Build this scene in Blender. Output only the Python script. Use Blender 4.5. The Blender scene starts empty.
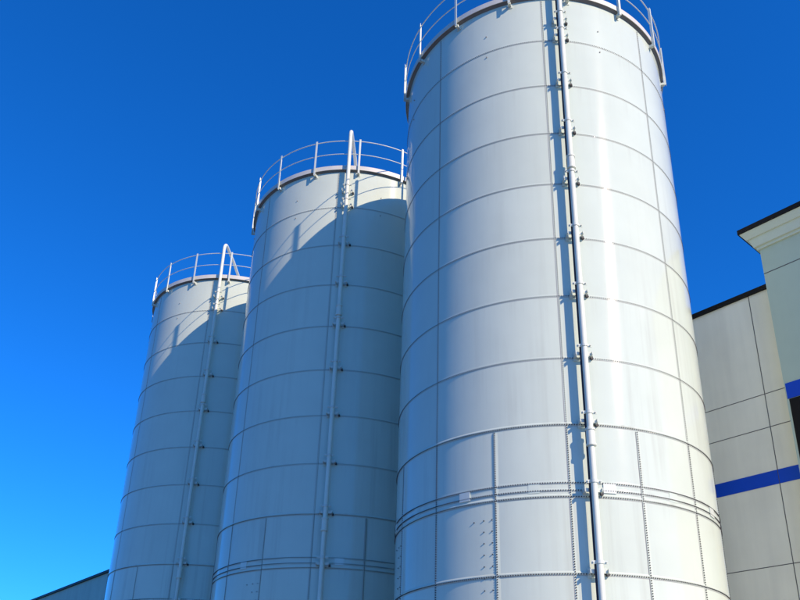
import bpy, bmesh, math, random
from mathutils import Matrix, Vector
random.seed(3)
S = bpy.context.scene
COL = S.collection
rad = math.radians

# ------------------------------------------------------------------ measures
EYE = 1.6                      # camera height
H = 1.4                        # height of one tier of silo panels
R = 3.4616                     # silo radius
ZT = 17.028 + EYE              # top of the shell
SILOS = [(3.2491, 16.8816), (-2.0645, 23.1317), (-7.3811, 29.4004)]
SUN_AZ, SUN_EL = 136.6, 32.6   # clockwise from +Y

# ------------------------------------------------------------------ helpers
def link(name, verts, faces, mat, parent=None, smooth=False, auto=None):
    me = bpy.data.meshes.new(name)
    me.from_pydata(verts, [], faces)
    me.update()
    o = bpy.data.objects.new(name, me)
    COL.objects.link(o)
    if mat: me.materials.append(mat)
    if smooth:
        for p in me.polygons: p.use_smooth = True
        if auto: me.set_sharp_from_angle(angle=rad(auto))
    if parent: o.parent = parent
    return o

class MB:
    """collects pieces into one mesh"""
    def __init__(s): s.v = []; s.f = []; s.mi = []; s.cur = 0
    def add(s, vs, fs):
        n = len(s.v); s.v += [tuple(x) for x in vs]; s.f += [tuple(n + i for i in f) for f in fs]; s.mi += [s.cur]*len(fs)
    def frame_box(s, c, ax, ay, az, sx, sy, sz):
        c, ax, ay, az = Vector(c), Vector(ax), Vector(ay), Vector(az)
        vs = [c + ax*sx*.5*i + ay*sy*.5*j + az*sz*.5*k for k in (-1, 1) for j in (-1, 1) for i in (-1, 1)]
        s.add(vs, [(0,2,3,1),(4,5,7,6),(0,1,5,4),(1,3,7,5),(3,2,6,7),(2,0,4,6)])
    def box(s, x0, x1, y0, y1, z0, z1):
        s.frame_box(((x0+x1)/2, (y0+y1)/2, (z0+z1)/2), (1,0,0), (0,1,0), (0,0,1), x1-x0, y1-y0, z1-z0)
    def frustum(s, lo, hi, z0, z1):
        a0, a1, b0, b1 = lo; c0, c1, d0, d1 = hi
        vs = [(a0,b0,z0),(a1,b0,z0),(a1,b1,z0),(a0,b1,z0),(c0,d0,z1),(c1,d0,z1),(c1,d1,z1),(c0,d1,z1)]
        s.add(vs, [(3,2,1,0),(4,5,6,7),(0,1,5,4),(1,2,6,5),(2,3,7,6),(3,0,4,7)])
    def ring(s, profile, n=256, a0=0., a1=360., closed_profile=True):
        """sweep a (radius, z) profile round the vertical axis"""
        full = abs(a1-a0-360) < 1e-6
        m = n if full else n+1
        p = len(profile); vs = []; fs = []
        for i in range(m):
            a = rad(a0 + (a1-a0)*i/n)
            for r, z in profile: vs.append((r*math.sin(a), r*math.cos(a), z))
        for i in range(n):
            j = (i+1) % m
            for k in range(p if closed_profile else p-1):
                l = (k+1) % p
                fs.append((i*p+k, i*p+l, j*p+l, j*p+k))
        if not full and closed_profile:
            fs.append(tuple(range(p))[::-1]); fs.append(tuple((m-1)*p+k for k in range(p)))
        s.add(vs, fs)
    def bolt(s, az, r, z, size, h, n=6):
        a = rad(az); nx, ny = math.sin(a), math.cos(a); tx, ty = ny, -nx
        vs = []
        for q, (k, rr) in enumerate(((0, size*.5), (h, size*.42))):
            for i in range(n):
                t = 2*math.pi*i/n
                u, w = rr*math.cos(t), rr*math.sin(t)
                vs.append((nx*(r+k)+tx*u, ny*(r+k)+ty*u, z+w))
        fs = [(i, (i+1) % n, n+(i+1) % n, n+i) for i in range(n)] + [tuple(range(n, 2*n))]
        s.add(vs, fs)
    def tube(s, pts, r, n=12, caps=True):
        pts = [Vector(p) for p in pts]; vs = []; fs = []
        prev = None
        for i, p in enumerate(pts):
            t = (pts[min(i+1, len(pts)-1)] - pts[max(i-1, 0)]).normalized()
            if prev is None:
                u = t.orthogonal().normalized()
            else:
                u = (prev - t*prev.dot(t)).normalized()
            prev = u; w = t.cross(u)
            for k in range(n):
                a = 2*math.pi*k/n; vs.append(p + (u*math.cos(a) + w*math.sin(a))*r)
        for i in range(len(pts)-1):
            for k in range(n):
                l = (k+1) % n
                fs.append((i*n+k, i*n+l, (i+1)*n+l, (i+1)*n+k))
        if caps:
            fs.append(tuple(range(n))[::-1]); fs.append(tuple((len(pts)-1)*n+k for k in range(n)))
        s.add(vs, fs)
    def build(s, name, mat, parent=None, smooth=False, auto=None):
        mats = mat if isinstance(mat, (list, tuple)) else [mat]
        o = link(name, s.v, s.f, mats[0], parent, smooth, auto)
        for m in mats[1:]: o.data.materials.append(m)
        if len(mats) > 1: o.data.polygons.foreach_set('material_index', s.mi)
        return o

def thing(name, label, cat, loc=(0,0,0), rz=0, group=None):
    o = bpy.data.objects.new(name, None); COL.objects.link(o)
    o.location = loc; o.rotation_euler = (0, 0, rz); o.empty_display_size = .3
    o['label'] = label; o['category'] = cat
    if group: o['group'] = group
    return o

# ------------------------------------------------------------------ materials
class NT:
    def __init__(s, name):
        s.m = bpy.data.materials.new(name); s.m.use_nodes = True
        s.t = s.m.node_tree; s.n = s.t.nodes; s.b = s.n['Principled BSDF']
    def node(s, t, **kw):
        n = s.n.new(t)
        for k, v in kw.items(): setattr(n, k, v)
        return n
    def link(s, a, b): s.t.links.new(a, b)
    def math(s, op, a, b=None):
        n = s.node('ShaderNodeMath', operation=op)
        for i, x in enumerate((a, b)):
            if x is None: continue
            if isinstance(x, (int, float)): n.inputs[i].default_value = x
            else: s.link(x, n.inputs[i])
        return n.outputs[0]
    def noise(s, vec, scale, detail=3., rough=.55):
        n = s.node('ShaderNodeTexNoise'); n.inputs['Scale'].default_value = scale
        n.inputs['Detail'].default_value = detail; n.inputs['Roughness'].default_value = rough
        s.link(vec, n.inputs['Vector']); return n.outputs['Fac']
    def ramp(s, fac, lo, hi, a, b):
        n = s.node('ShaderNodeMapRange'); n.inputs[1].default_value = lo; n.inputs[2].default_value = hi
        n.inputs[3].default_value = a; n.inputs[4].default_value = b
        s.link(fac, n.inputs[0]); return n.outputs[0]
    def scale(s, vec, x, y, z):
        n = s.node('ShaderNodeMapping'); n.inputs['Scale'].default_value = (x, y, z)
        s.link(vec, n.inputs['Vector']); return n.outputs[0]
    def mix(s, fac, a, b, mode='MIX'):
        n = s.node('ShaderNodeMix', data_type='RGBA', blend_type=mode)
        for i, x in ((0, fac), (6, a), (7, b)):
            if isinstance(x, (int, float)): n.inputs[i].default_value = x
            elif isinstance(x, tuple): n.inputs[i].default_value = (*x, 1) if len(x) == 3 else x
            else: s.link(x, n.inputs[i])
        return n.outputs[2]

def simple(name, col, rough=.5, spec=.5, metal=0., var=.08, sc=3.):
    t = NT(name); tc = t.node('ShaderNodeTexCoord').outputs['Object']
    n = t.noise(tc, sc, 4)
    f = t.ramp(n, .3, .7, 1-var, 1+var)
    c = t.mix(1., tuple(col), (1,1,1))
    mm = t.node('ShaderNodeMix', data_type='RGBA', blend_type='MULTIPLY'); mm.inputs[0].default_value = 1
    mm.inputs[6].default_value = (*col, 1)
    cmb = t.node('ShaderNodeCombineColor')
    for i in range(3): t.link(f, cmb.inputs[i])
    t.link(cmb.outputs[0], mm.inputs[7]); t.link(mm.outputs[2], t.b.inputs['Base Color'])
    t.b.inputs['Roughness'].default_value = rough; t.b.inputs['Specular IOR Level'].default_value = spec
    t.b.inputs['Metallic'].default_value = metal
    return t.m

def silo_paint():
    t = NT('white_coated_steel')
    tc = t.node('ShaderNodeTexCoord').outputs['Object']
    info = t.node('ShaderNodeObjectInfo').outputs['Random']
    off = t.node('ShaderNodeVectorMath', operation='ADD')
    cmb = t.node('ShaderNodeCombineXYZ'); t.link(t.math('MULTIPLY', info, 37.), cmb.inputs[0])
    t.link(tc, off.inputs[0]); t.link(cmb.outputs[0], off.inputs[1]); tv = off.outputs[0]
    sep = t.node('ShaderNodeSeparateXYZ'); t.link(tc, sep.inputs[0])
    # one slightly different white for every panel of the shell
    ang = t.math('ARCTAN2', sep.outputs[0], sep.outputs[1])
    pa = t.math('FLOOR', t.math('DIVIDE', t.math('ADD', ang, rad(175)+4*math.pi), rad(45)))
    pz = t.math('FLOOR', t.math('DIVIDE', t.math('SUBTRACT', ZT, sep.outputs[2]), H))
    pc = t.node('ShaderNodeCombineXYZ'); t.link(pa, pc.inputs[0]); t.link(pz, pc.inputs[1]); t.link(t.math('MULTIPLY', info, 9.), pc.inputs[2])
    wn = t.node('ShaderNodeTexWhiteNoise'); t.link(pc.outputs[0], wn.inputs['Vector'])
    panel = t.ramp(wn.outputs['Value'], 0, 1, .975, 1.02)
    # washed-down grime: thin vertical streaks, stronger on the lower tiers
    st = t.noise(t.scale(tv, 5.5, 5.5, .16), 1., 4, .6)
    st2 = t.noise(t.scale(tv, 1.1, 1.1, .22), 1., 3, .5)
    low = t.ramp(sep.outputs[2], 3., 15., 1., .12)
    streak = t.math('MULTIPLY', t.math('MULTIPLY', t.ramp(st, .48, .72, 0., 1.), t.ramp(st2, .42, .62, 0., 1.)), low)
    fr_ = t.math('FRACT', t.math('DIVIDE', t.math('SUBTRACT', ZT, sep.outputs[2]), H))
    runs = t.noise(t.scale(tv, 9., 9., .25), 1., 4, .65)
    run = t.math('MULTIPLY', t.math('MULTIPLY', t.ramp(runs, .52, .75, 0., 1.), t.ramp(fr_, .02, .45, 1., 0.)), .30)
    streak = t.math('MAXIMUM', streak, run)
    blot = t.noise(tv, .9, 5, .6)
    base = t.mix(t.math('MULTIPLY', streak, .7), (.55, .635, .53), (.33, .35, .275))
    warm = t.ramp(sep.outputs[2], 5.6, 6.2, .35, 0.)
    base = t.mix(warm, base, (.55, .62, .49))
    v = t.math('MULTIPLY', panel, t.ramp(blot, .3, .7, .97, 1.03))
    g = t.node('ShaderNodeCombineColor')
    for i in range(3): t.link(v, g.inputs[i])
    t.link(t.mix(1., base, g.outputs[0], 'MULTIPLY'), t.b.inputs['Base Color'])
    t.b.inputs['Roughness'].default_value = .105
    t.b.inputs['Specular IOR Level'].default_value = .30
    t.b.inputs['Anisotropic'].default_value = .72
    t.b.inputs['Anisotropic Rotation'].default_value = .25
    tg = t.node('ShaderNodeTangent', direction_type='RADIAL', axis='Z'); t.link(tg.outputs[0], t.b.inputs['Tangent'])
    # the sheets are not perfectly rolled: long shallow vertical waves
    sc = t.node('ShaderNodeVectorMath', operation='SCALE'); sc.inputs[3].default_value = 7.
    t.link(wn.outputs['Color'], sc.inputs[0])
    ad = t.node('ShaderNodeVectorMath', operation='ADD'); t.link(tv, ad.inputs[0]); t.link(sc.outputs[0], ad.inputs[1]); tp = ad.outputs[0]
    bw = t.noise(t.scale(tp, 1.3, 1.3, .12), 1., 2, .4)
    bp = t.node('ShaderNodeBump'); bp.inputs['Strength'].default_value = .4; bp.inputs['Distance'].default_value = .012
    bw2 = t.noise(tp, .8, 3, .5)
    t.link(t.math('ADD', bw, bw2), bp.inputs['Height']); t.link(bp.outputs[0], t.b.inputs['Normal'])
    return t.m

def wall_paint(name, col, streaks=.1):
    t = NT(name); tc = t.node('ShaderNodeTexCoord').outputs['Object']
    a = t.noise(tc, .45, 5, .6); b = t.noise(t.scale(tc, 1.6, 1.6, .12), 1., 4, .6); c = t.noise(tc, 60., 2)
    v = t.math('MULTIPLY', t.ramp(a, .3, .7, .93, 1.06), t.ramp(b, .35, .7, 1., 1.-streaks))
    g = t.node('ShaderNodeCombineColor')
    for i in range(3): t.link(v, g.inputs[i])
    t.link(t.mix(1., tuple(col), g.outputs[0], 'MULTIPLY'), t.b.inputs['Base Color'])
    t.b.inputs['Roughness'].default_value = .75
    bp = t.node('ShaderNodeBump'); bp.inputs['Strength'].default_value = .25; bp.inputs['Distance'].default_value = .004
    bb = t.math('ADD', c, t.math('MULTIPLY', b, 6.)); t.link(bb, bp.inputs['Height']); t.link(bp.outputs[0], t.b.inputs['Normal'])
    return t.m

M_SHELL = silo_paint()
M_PIPE = simple('white_pipe_paint', (.66, .71, .59), .3, .28, 0, .04, 2.)
M_GALV = simple('galvanised_white_steel', (.58, .64, .555), .4, .5, 0, .06, 6.)
M_RIM = simple('rim_paint', (.55, .555, .49), .45, .5, 0, .06, 3.)
M_SOFFIT = simple('rim_underside_shade_tone', (.19, .175, .155), .6, .3)  # shade under the rim put into the colour
M_BOLT = simple('dark_bolt_heads', (.035, .032, .035), .5, .4)
M_STRIP = M_SHELL
M_PIPE_SHADE = simple('pipe_shade_tone', (.04, .035, .045), .6, .3)  # dark tone for the pipe's own shaded side
M_SEAL = simple('grey_seam_sealant', (.34, .34, .31), .6, .3)
M_PLATE = simple('splice_plate_paint', (.58, .64, .555), .25, .6, 0, .04)
M_ROOF = simple('roof_paint', (.6, .6, .58), .5)
M_WALL = wall_paint('cream_grey_wall_panels', (.90, .86, .69), .13)
M_TOWER = wall_paint('tower_render', (.49, .57, .43), .06)
M_CORNICE = wall_paint('pale_cornice_paint', (.62, .68, .53), .05)
M_JOINT = simple('panel_joint_sealant', (.12, .115, .11), .8, .2)
M_COPING = simple('black_metal_coping', (.006, .006, .007), .5, .15)
M_BLUE = simple('blue_painted_band', (.001, .062, .50), .45, .15, 0, .1, .6)
M_GLASS = simple('dark_tinted_glass', (.006, .006, .007), .45, .12)
M_WING = wall_paint('blue_grey_metal_wall', (.36, .52, .44), .12)
M_CONC = simple('pale_concrete', (.50, .48, .43), .85, .3, 0, .12, 2.)

# ------------------------------------------------------------------ ground
def ground_mat():
    t = NT('asphalt_yard'); tc = t.node('ShaderNodeTexCoord').outputs['Object']
    a = t.noise(tc, .08, 6, .6); b = t.noise(tc, 2., 4)
    f = t.math('MULTIPLY', t.ramp(a, .3, .7, .85, 1.1), t.ramp(b, .3, .7, .94, 1.05))
    g = t.node('ShaderNodeCombineColor')
    for i in range(3): t.link(f, g.inputs[i])
    t.link(t.mix(1., (.105, .103, .097), g.outputs[0], 'MULTIPLY'), t.b.inputs['Base Color'])
    t.b.inputs['Roughness'].default_value = .9
    return t.m
gd = link('ground', [(-900,-900,0),(900,-900,0),(900,900,0),(-900,900,0)], [(0,1,2,3)], ground_mat())
gd['kind'] = 'structure'
def add_bounce_apron():  # added unseen slab that bounces sunlight onto the shaded building wall
    va = rad(-40.6); wd = Vector((math.sin(va), math.cos(va), 0)); wn = Vector((math.cos(va), -math.sin(va), 0))
    q = [(-45, 6), (9, 6), (9, 16.6), (38, 16.6), (38, 18.49), (-45, 18.49)]
    vs = [wd*a + wn*d + Vector((0, 0, .02)) for a, d in q]
    o = link('added_bounce_apron', [tuple(v) for v in vs], [tuple(range(6))], M_CONC)
    if o.data.polygons[0].normal.z < 0: o.data.flip_normals()
    o['kind'] = 'structure'
add_bounce_apron()

# ------------------------------------------------------------------ silo
def polar(az, r, z): a = rad(az); return Vector((r*math.sin(a), r*math.cos(a), z))

def make_silo():
    root = thing('silo', 'x', 'silo', group='row of tall white bolted steel silos')
    b = MB(); b.ring([(R+.25, 0), (R+.25, .12), (R-.3, .12), (R-.3, 0)], 128); b.build('base', M_CONC, root)
    # shell
    zs = [.12] + [ZT - k*H for k in range(12, -1, -1)]
    b = MB(); b.ring([(R, z) for z in zs], 288, closed_profile=False); b.build('shell', M_SHELL, root, True)
    # shallow cone roof
    b = MB(); b.ring([(R-.002, ZT-.02), (R+.05, ZT+.04), (.35, ZT+.62), (.35, ZT+.8), (.001, ZT+.8)], 128, closed_profile=False)
    b.build('roof', M_ROOF, root, True, 30)
    # rim: an outward angle with a white fascia and an underside coloured dark as its shade
    b = MB(); b.ring([(R+.088, ZT+.005), (R+.088, ZT+.16), (R+.02, ZT+.165), (R+.02, ZT+.05), (R+.074, ZT+.03), (R+.074, ZT+.005)], 256)
    rim = b.build('rim', M_RIM, root, True, 30)
    b = MB(); b.ring([(R+.004, ZT-.035), (R+.009, ZT-.035), (R+.073, ZT+.012), (R+.073, ZT+.028), (R+.003, ZT+.028)], 256)
    b.build('soffit', M_SOFFIT, rim, True, 30)
    # horizontal seams: lap strip, sealant line and a row of bolts
    nb = int(2*math.pi*R/.045)
    levels = [ZT - k*H for k in range(1, 9)] + [ZT-8.813*H, ZT-8.915*H, ZT-9.002*H] + [ZT - k*H for k in (10, 11, 12)]
    for i, z in enumerate(levels):
        b = MB()
        bs, bh = (.0255, .017) if i > 6 else (.020, .011)
        lap = .012 if i in (7, 10, 11) else .0025           # the thicker lower sheets overlap with a visible ridge
        b.ring([(R-.002, z+.060), (R+lap, z+.026), (R+lap, z+.020), (R+.002, z-.020), (R-.002, z-.020)], 288)
        b.cur = 1
        b.ring([(R-.002, z-.021), (R+.0025, z-.022), (R+.0025, z-.029), (R-.002, z-.030)], 288)
        b.cur = 2
        for k in range(nb): b.bolt(360.*k/nb, R+.003, z, bs, bh)
        b.build('horizontal_seam', [M_STRIP, M_SEAL, M_BOLT], root)
    # vertical seams
    for i in range(16):
        az = 185 + 22.5*i
        half = i % 2
        z1 = ZT - 8*H - .05 if half else ZT - .07
        b = MB()
        dg = lambda m: math.degrees(m/R)
        step = .013 if half else .004
        q = [polar(az+dg(-.07), R-.002, 0), polar(az+dg(.018), R+step, 0), polar(az+dg(.022), R+step, 0), polar(az+dg(.024), R-.002, 0)]
        b.add([p+Vector((0,0,.2)) for p in q] + [p+Vector((0,0,z1)) for p in q],
              [(0,4,5,1),(1,5,6,2),(2,6,7,3),(0,1,2,3),(7,6,5,4)])
        b.cur = 1
        d0 = dg(.025); d1 = dg(.034)
        b.ring([(R-.002, .2), (R+.0025, .2), (R+.0025, z1), (R-.002, z1)], 2, az+d0, az+d1)
        b.cur = 2; z = .3
        while z < z1:
            bs, bh = (.0255, .017) if z < ZT-8*H else (.020, .011)
            b.bolt(az, R+step*.6, z, bs, bh); z += .045
        b.build('vertical_seam', [M_STRIP, M_SEAL, M_BOLT], root)
    # splice plates on the double band
    for i in range(16):
        az = 195.7 + 22.5*i
        b = MB()
        w = 1.95 if i % 2 == 1 else 1.7
        prot = .03 if i % 2 == 1 else .010
        b.ring([(R, ZT-9.0*H+.075), (R+prot*.6, ZT-9.0*H+.075), (R+prot*.6, ZT-8.81*H-.01), (R, ZT-8.81*H-.01)], 6, az-w, az+w)
        c = b.build('splice_plate', M_PLATE if i % 2 == 1 else M_SHELL, root)
    # pairs of ladder studs in the lower tiers
    for az0 in (-151.1, -106.):
        spots = [(az0+6., ZT-9.257*H)] + [(az0+d, ZT-9.25*H-.2135*k) for k in range(12) for d in (0, 2.7)]
        for a_, z in spots:
            b = MB(); b.bolt(a_, R, z, .022, .019); b.build('ladder_stud', M_BOLT, root)
    for i in range(8):
        for k in (.634, 1.11):
            b = MB(); b.bolt(207.5+45*i, R, ZT-k*H, .036, .02); b.build('lifting_lug', M_SEAL, root)
    # guard rail
    RP = R + .125
    for i in range(16):
        az = 175 + 22.5*i
        a = rad(az); n = Vector((math.sin(a), math.cos(a), 0)); t = Vector((n.y, -n.x, 0)); up = Vector((0,0,1))
        b = MB()
        b.frame_box(polar(az, RP, ZT+.50)+t*.022, t, n, up, .012, .06, 1.34)
        b.frame_box(polar(az, RP+.024, ZT+.50)-t*.007, t, n, up, .045, .012, 1.34)
        p = b.build('rail_post', M_GALV, root)
        b = MB()
        b.frame_box(polar(az, RP-.07, ZT-.125), t, n, up, .07, .11, .07)
        b.frame_box(polar(az, R+.008, ZT-.13), t, n, up, .12, .014, .13)
        b.build('post_bracket', M_GALV, p)
    for z, rr in ((ZT+1.13, .0145), (ZT+.60, .013)):
        b = MB()
        b.ring([(RP+rr*math.cos(2*math.pi*k/8)-.022, z+rr*math.sin(2*math.pi*k/8)) for k in range(8)], 192)
        b.build('guard_rail', M_GALV, root, True, 60)
    # fill pipe running up the front and over the rim
    PR, G = .059, .215
    y0 = -(R+G); zt = ZT + 1.22; rb = .42
    pts = [(0, y0, .5), (0, y0, 3.), (0, y0, 9.), (0, y0, zt)]
    for k in range(1, 13):
        a = math.pi/2*k/12
        pts.append((0.0, y0 + rb*(1-math.cos(a)), zt + rb*math.sin(a)))
    pts += [(0.04, -2.2, zt+rb+.02), (.05, -.5, zt+rb+.02)]
    for k in range(1, 9):
        a = math.pi/2*k/8
        pts.append((.05, -.5 + .4*math.sin(a), zt+rb+.02 - .4*(1-math.cos(a))))
    pts.append((.05, -.1, ZT+.75))
    b = MB(); b.tube(pts, PR, 20); pipe = b.build('fill_pipe', M_PIPE, root, True, 50)
    for k in [0.62] + list(range(1, 9)) + [8.96, 10, 11, 12]:
        z = ZT - k*H + .02
        b = MB()
        b.box(-.17, -.10, -R-.012, -R+.02, z-.09, z+.09)          # wall lugs
        b.box(.10, .17, -R-.012, -R+.02, z-.09, z+.09)
        b.box(-.165, -.15, -R-G+.02, -R-.01, z-.035, z+.035)      # stand-off arms
        b.box(.15, .165, -R-G+.02, -R-.01, z-.035, z+.035)
        b.box(-.15, .15, -R-G+PR+.004, -R-G+PR+.018, z-.035, z+.035)
        b.cur = 1
        b.frame_box((.175, -R-.03, z-.03), (1,0,.25), (0,1,0), (-.25,0,1), .05, .06, .05)
        b.build('pipe_bracket', [M_GALV, M_BOLT], pipe)
        b = MB()                                                  # strap round the pipe
        n = 20
        vs = []; fs = []
        for i in range(n+1):
            a = math.pi*i/n
            for r_, dz in ((PR+.001, -.03), (PR+.012, -.03), (PR+.012, .03), (PR+.001, .03)):
                vs.append((r_*math.cos(a), y0 - r_*math.sin(a), z+.14+dz))
        for i in range(n):
            for q in range(4):
                w = (q+1) % 4; fs.append((i*4+q, i*4+w, i*4+4+w, i*4+4+q))
        fs += [(0,1,2,3), (n*4+3, n*4+2, n*4+1, n*4)]
        b.add(vs, fs)
        b.box(-.14, -PR, y0-.006, y0+.01, z+.11, z+.17)
        b.box(PR, .14, y0-.006, y0+.01, z+.11, z+.17)
        for x in (-.115, .115): b.frame_box((x, y0-.018, z+.14), (1,0,0), (0,1,0), (0,0,1), .022, .04, .022)
        b.build('pipe_clamp', M_GALV, pipe)
    for k, l in ((3.72, .36), (8.24, .36)):
        b = MB(); z = ZT - k*H
        b.tube([(0, y0, z-l/2), (0, y0, z+l/2)], PR+.022, 20)
        for dz in (-l/2+.03, l/2-.03): b.tube([(0, y0, z+dz-.018), (0, y0, z+dz+.018)], PR+.034, 20)
        b.build('pipe_coupling', M_PIPE, pipe, True, 40)
    return root

silo = make_silo()
labels = ['sunlit white bolted silo, largest and nearest of the row, beside the cream building',
          'middle white silo of the row, mostly shaded, a curved shadow below its rim',
          'smallest and farthest white silo of the row, mostly in shade against the open sky']
def copy_tree(o, parent=None):
    c = o.copy(); COL.objects.link(c)
    if parent: c.parent = parent
    for ch in list(o.children): copy_tree(ch, c)
    return c
copies = [silo, copy_tree(silo), copy_tree(silo)]
for i, (x, y) in enumerate(SILOS):
    o = copies[i]
    o.location = (x, y, 0); o['label'] = labels[i]
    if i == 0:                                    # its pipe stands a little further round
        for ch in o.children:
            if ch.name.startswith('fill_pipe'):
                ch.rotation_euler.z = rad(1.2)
                b = MB(); b.tube([(-.066, -(R+.215)+.040, z) for z in (.5, 6., 12., ZT-.12)], .021, 10)  # added dark tube standing in for the shade on the pipe's left side
                b.build('pipe_shade_strip', M_PIPE_SHADE, ch, True, 50)

# ------------------------------------------------------------------ buildings
# local frame of the long wall: +x runs away along the wall, +y into the building (the front is y = 0)
VA = rad(-40.6)
WD = Vector((math.sin(VA), math.cos(VA), 0)); WN = Vector((math.cos(VA), -math.sin(VA), 0))
OFF = 18.5
# a mirrored frame is avoided: use x along -WD
def wall_frame(o):
    p = WN*OFF
    o.location = p; o.rotation_euler = (0, 0, math.atan2(-WD.y, -WD.x))
# in this frame x = -s
bl = thing('warehouse', 'cream panelled building with blue bands, black coping and a corniced tower, right of the silos', 'building')
wall_frame(bl)
# local y axis = rot90(-WD) ; check its sign against WN
ly = Vector((WD.y, -WD.x, 0)); SG = 1 if ly.dot(WN) > 0 else -1
def bx(b, s0, s1, d0, d1, z0, z1):       # d = depth into the building (negative = proud of the wall)
    ys = sorted((SG*d0, SG*d1)); b.box(-s1, -s0, ys[0], ys[1], z0, z1)
ZC = 11.64 + EYE
SE = 38.0
b = MB(); bx(b, 3.0, SE, 0, 14, 0, ZC); b.build('wall', M_WALL, bl)
b = MB(); bx(b, 3.0, SE+.06, -.06, .35, ZC, ZC+.13); b.build('coping', M_COPING, bl)
b = MB(); bx(b, 3.0, SE, .36, 13.9, ZC-.4+.41, ZC+.03); b.build('roof', M_CONC, bl)
z0, z1 = 6.372+EYE, 6.725+EYE
xs = [7.74, 15.1, 22.5, 29.9, SE]
for i in range(-1, 4):
    a = 7.06 if i < 0 else xs[i]
    c = xs[i+1]
    b = MB(); bx(b, a+.008, c-.008, -.012, .05, z0, z1); b.build('blue_band', M_BLUE, bl)
for z in (8.76, 7.86, 4.42):
    b = MB(); bx(b, 6.9, SE-.02, -.003, .02, z+EYE-.010, z+EYE+.010); b.build('horizontal_joint', M_JOINT, bl)
for s in xs[:-1]:
    b = MB(); bx(b, s-.010, s+.010, -.0045, .02, .3, ZC); b.build('vertical_joint', M_JOINT, bl)
# tower standing proud of the wall
PJ = .5; T0, T1 = .6, 7.04
tw = MB(); ztw = 12.52 + EYE
bx(tw, T0, T1, -PJ, 6.0, 0, ztw); tw = tw.build('tower', M_TOWER, bl)
def fr(b, e0, e1, z0_, z1_):
    lo = [-(T1+e0), -(T0-e0)]; hi = [-(T1+e1), -(T0-e1)]
    d0 = sorted((SG*(-PJ-e0), SG*(6.0+e0))); d1 = sorted((SG*(-PJ-e1), SG*(6.0+e1)))
    b.frustum((lo[0], lo[1], d0[0], d0[1]), (hi[0], hi[1], d1[0], d1[1]), z0_, z1_)
b = MB()
fr(b, .05, .05, 12.52+EYE, 12.60+EYE)
fr(b, .105, .175, 12.60+EYE, 12.83+EYE)
fr(b, .215, .325, 12.83+EYE, 13.01+EYE)
b.build('cornice', M_CORNICE, tw)
b = MB(); fr(b, .355, .355, 13.01+EYE, 13.145+EYE); b.build('tower_coping', M_COPING, tw)
b = MB(); bx(b, T0+.02, T1, -PJ-.003, -PJ+.02, 11.77+EYE, 11.795+EYE); b.build('tower_joint', M_JOINT, tw)
b = MB(); bx(b, T0+.3, T1-.03, -PJ-.016, -PJ+.02, 8.21+EYE, 8.615+EYE); b.build('tower_band', M_BLUE, tw)
w = MB(); bx(w, T0+.3, T1-.06, -PJ-.006, -PJ+.02, 5.1+EYE, 8.20+EYE); w = w.build('window', M_GLASS, tw)
b = MB()
for s in (5.2, 3.6, 2.2): bx(b, s-.03, s+.03, -PJ-.03, -PJ-.006, 5.1+EYE, 8.20+EYE)
b.build('frame', M_COPING, w)

# lower wing that shows beyond the farthest silo
wg = thing('warehouse_wing', 'low blue-grey building with dark roof edge, beyond the farthest silo at lower left', 'building')
wall_frame(wg)
ZW = 10.76 + EYE
b = MB(); bx(b, SE+.01, 110, .0, 14, 0, ZW); b.build('wall', M_WING, wg)
b = MB(); bx(b, SE+.07, 110.1, -.12, .3, ZW, ZW+.16); b.build('roof_edge', M_COPING, wg)
b = MB(); bx(b, SE+.07, 110, .31, 14, ZW-.01, ZW+.1); b.build('roof', M_CONC, wg)

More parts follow.
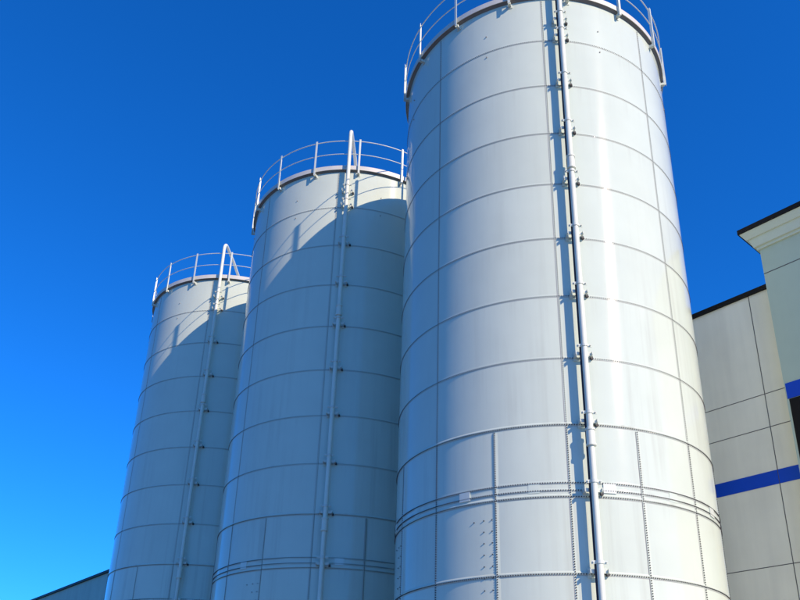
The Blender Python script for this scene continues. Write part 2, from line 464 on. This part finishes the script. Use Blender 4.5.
# ------------------------------------------------------------------ light and sky
w = bpy.data.worlds.new('World'); S.world = w; w.use_nodes = True
nt = w.node_tree; bg = nt.nodes['Background']
sky = nt.nodes.new('ShaderNodeTexSky'); sky.sky_type = 'NISHITA'; sky.sun_disc = False
sky.sun_elevation = rad(SUN_EL); sky.sun_rotation = rad(SUN_AZ)
sky.altitude = 300; sky.air_density = 1.0; sky.dust_density = .3; sky.ozone_density = 2.5
tint = nt.nodes.new('ShaderNodeMix'); tint.data_type = 'RGBA'; tint.blend_type = 'MULTIPLY'; tint.inputs[0].default_value = 1
tint.inputs[7].default_value = (.26, .93, 1.95, 1)      # the deep, saturated blue of the day
nt.links.new(sky.outputs[0], tint.inputs[6]); 
hs = nt.nodes.new('ShaderNodeHueSaturation'); hs.inputs['Saturation'].default_value = 1.03
nt.links.new(tint.outputs[2], hs.inputs['Color']); nt.links.new(hs.outputs[0], bg.inputs['Color'])
bg.inputs['Strength'].default_value = .088
sd = bpy.data.lights.new('sun', 'SUN'); sd.energy = 4.5; sd.angle = rad(.53); sd.color = (1., .775, .60)
so = bpy.data.objects.new('sun', sd); COL.objects.link(so)
az, el = rad(SUN_AZ), rad(SUN_EL)
sv = Vector((math.sin(az)*math.cos(el), math.cos(az)*math.cos(el), math.sin(el)))
so.rotation_euler = sv.to_track_quat('Z', 'Y').to_euler(); so.location = sv*60

# ------------------------------------------------------------------ camera
cd = bpy.data.cameras.new('camera'); co = bpy.data.objects.new('camera', cd); COL.objects.link(co)
f, pitch, roll = 786.28, rad(22.8945), rad(1.4718)
cd.sensor_width = 36; cd.lens = f/800*36
cd.shift_x = (400-408.01)/800; cd.shift_y = (428.28-300)/800
cd.clip_start = .1; cd.clip_end = 3000
cr, sr = math.cos(roll), math.sin(roll)
Rt = Vector((1,0,0)); Fw = Vector((0, math.cos(pitch), math.sin(pitch))); Up = Vector((0, -math.sin(pitch), math.cos(pitch)))
X = Rt*cr + Up*sr; Y = -Rt*sr + Up*cr; Z = -Fw
co.matrix_world = Matrix(((X.x, Y.x, Z.x, 0), (X.y, Y.y, Z.y, 0), (X.z, Y.z, Z.z, EYE), (0,0,0,1)))
S.camera = co
S.render.engine = 'CYCLES'
S.cycles.max_bounces = 6
S.view_settings.view_transform = 'Standard'; S.view_settings.look = 'None'
S.view_settings.exposure = .45; S.view_settings.gamma = 1; S.view_settings.use_curve_mapping = False
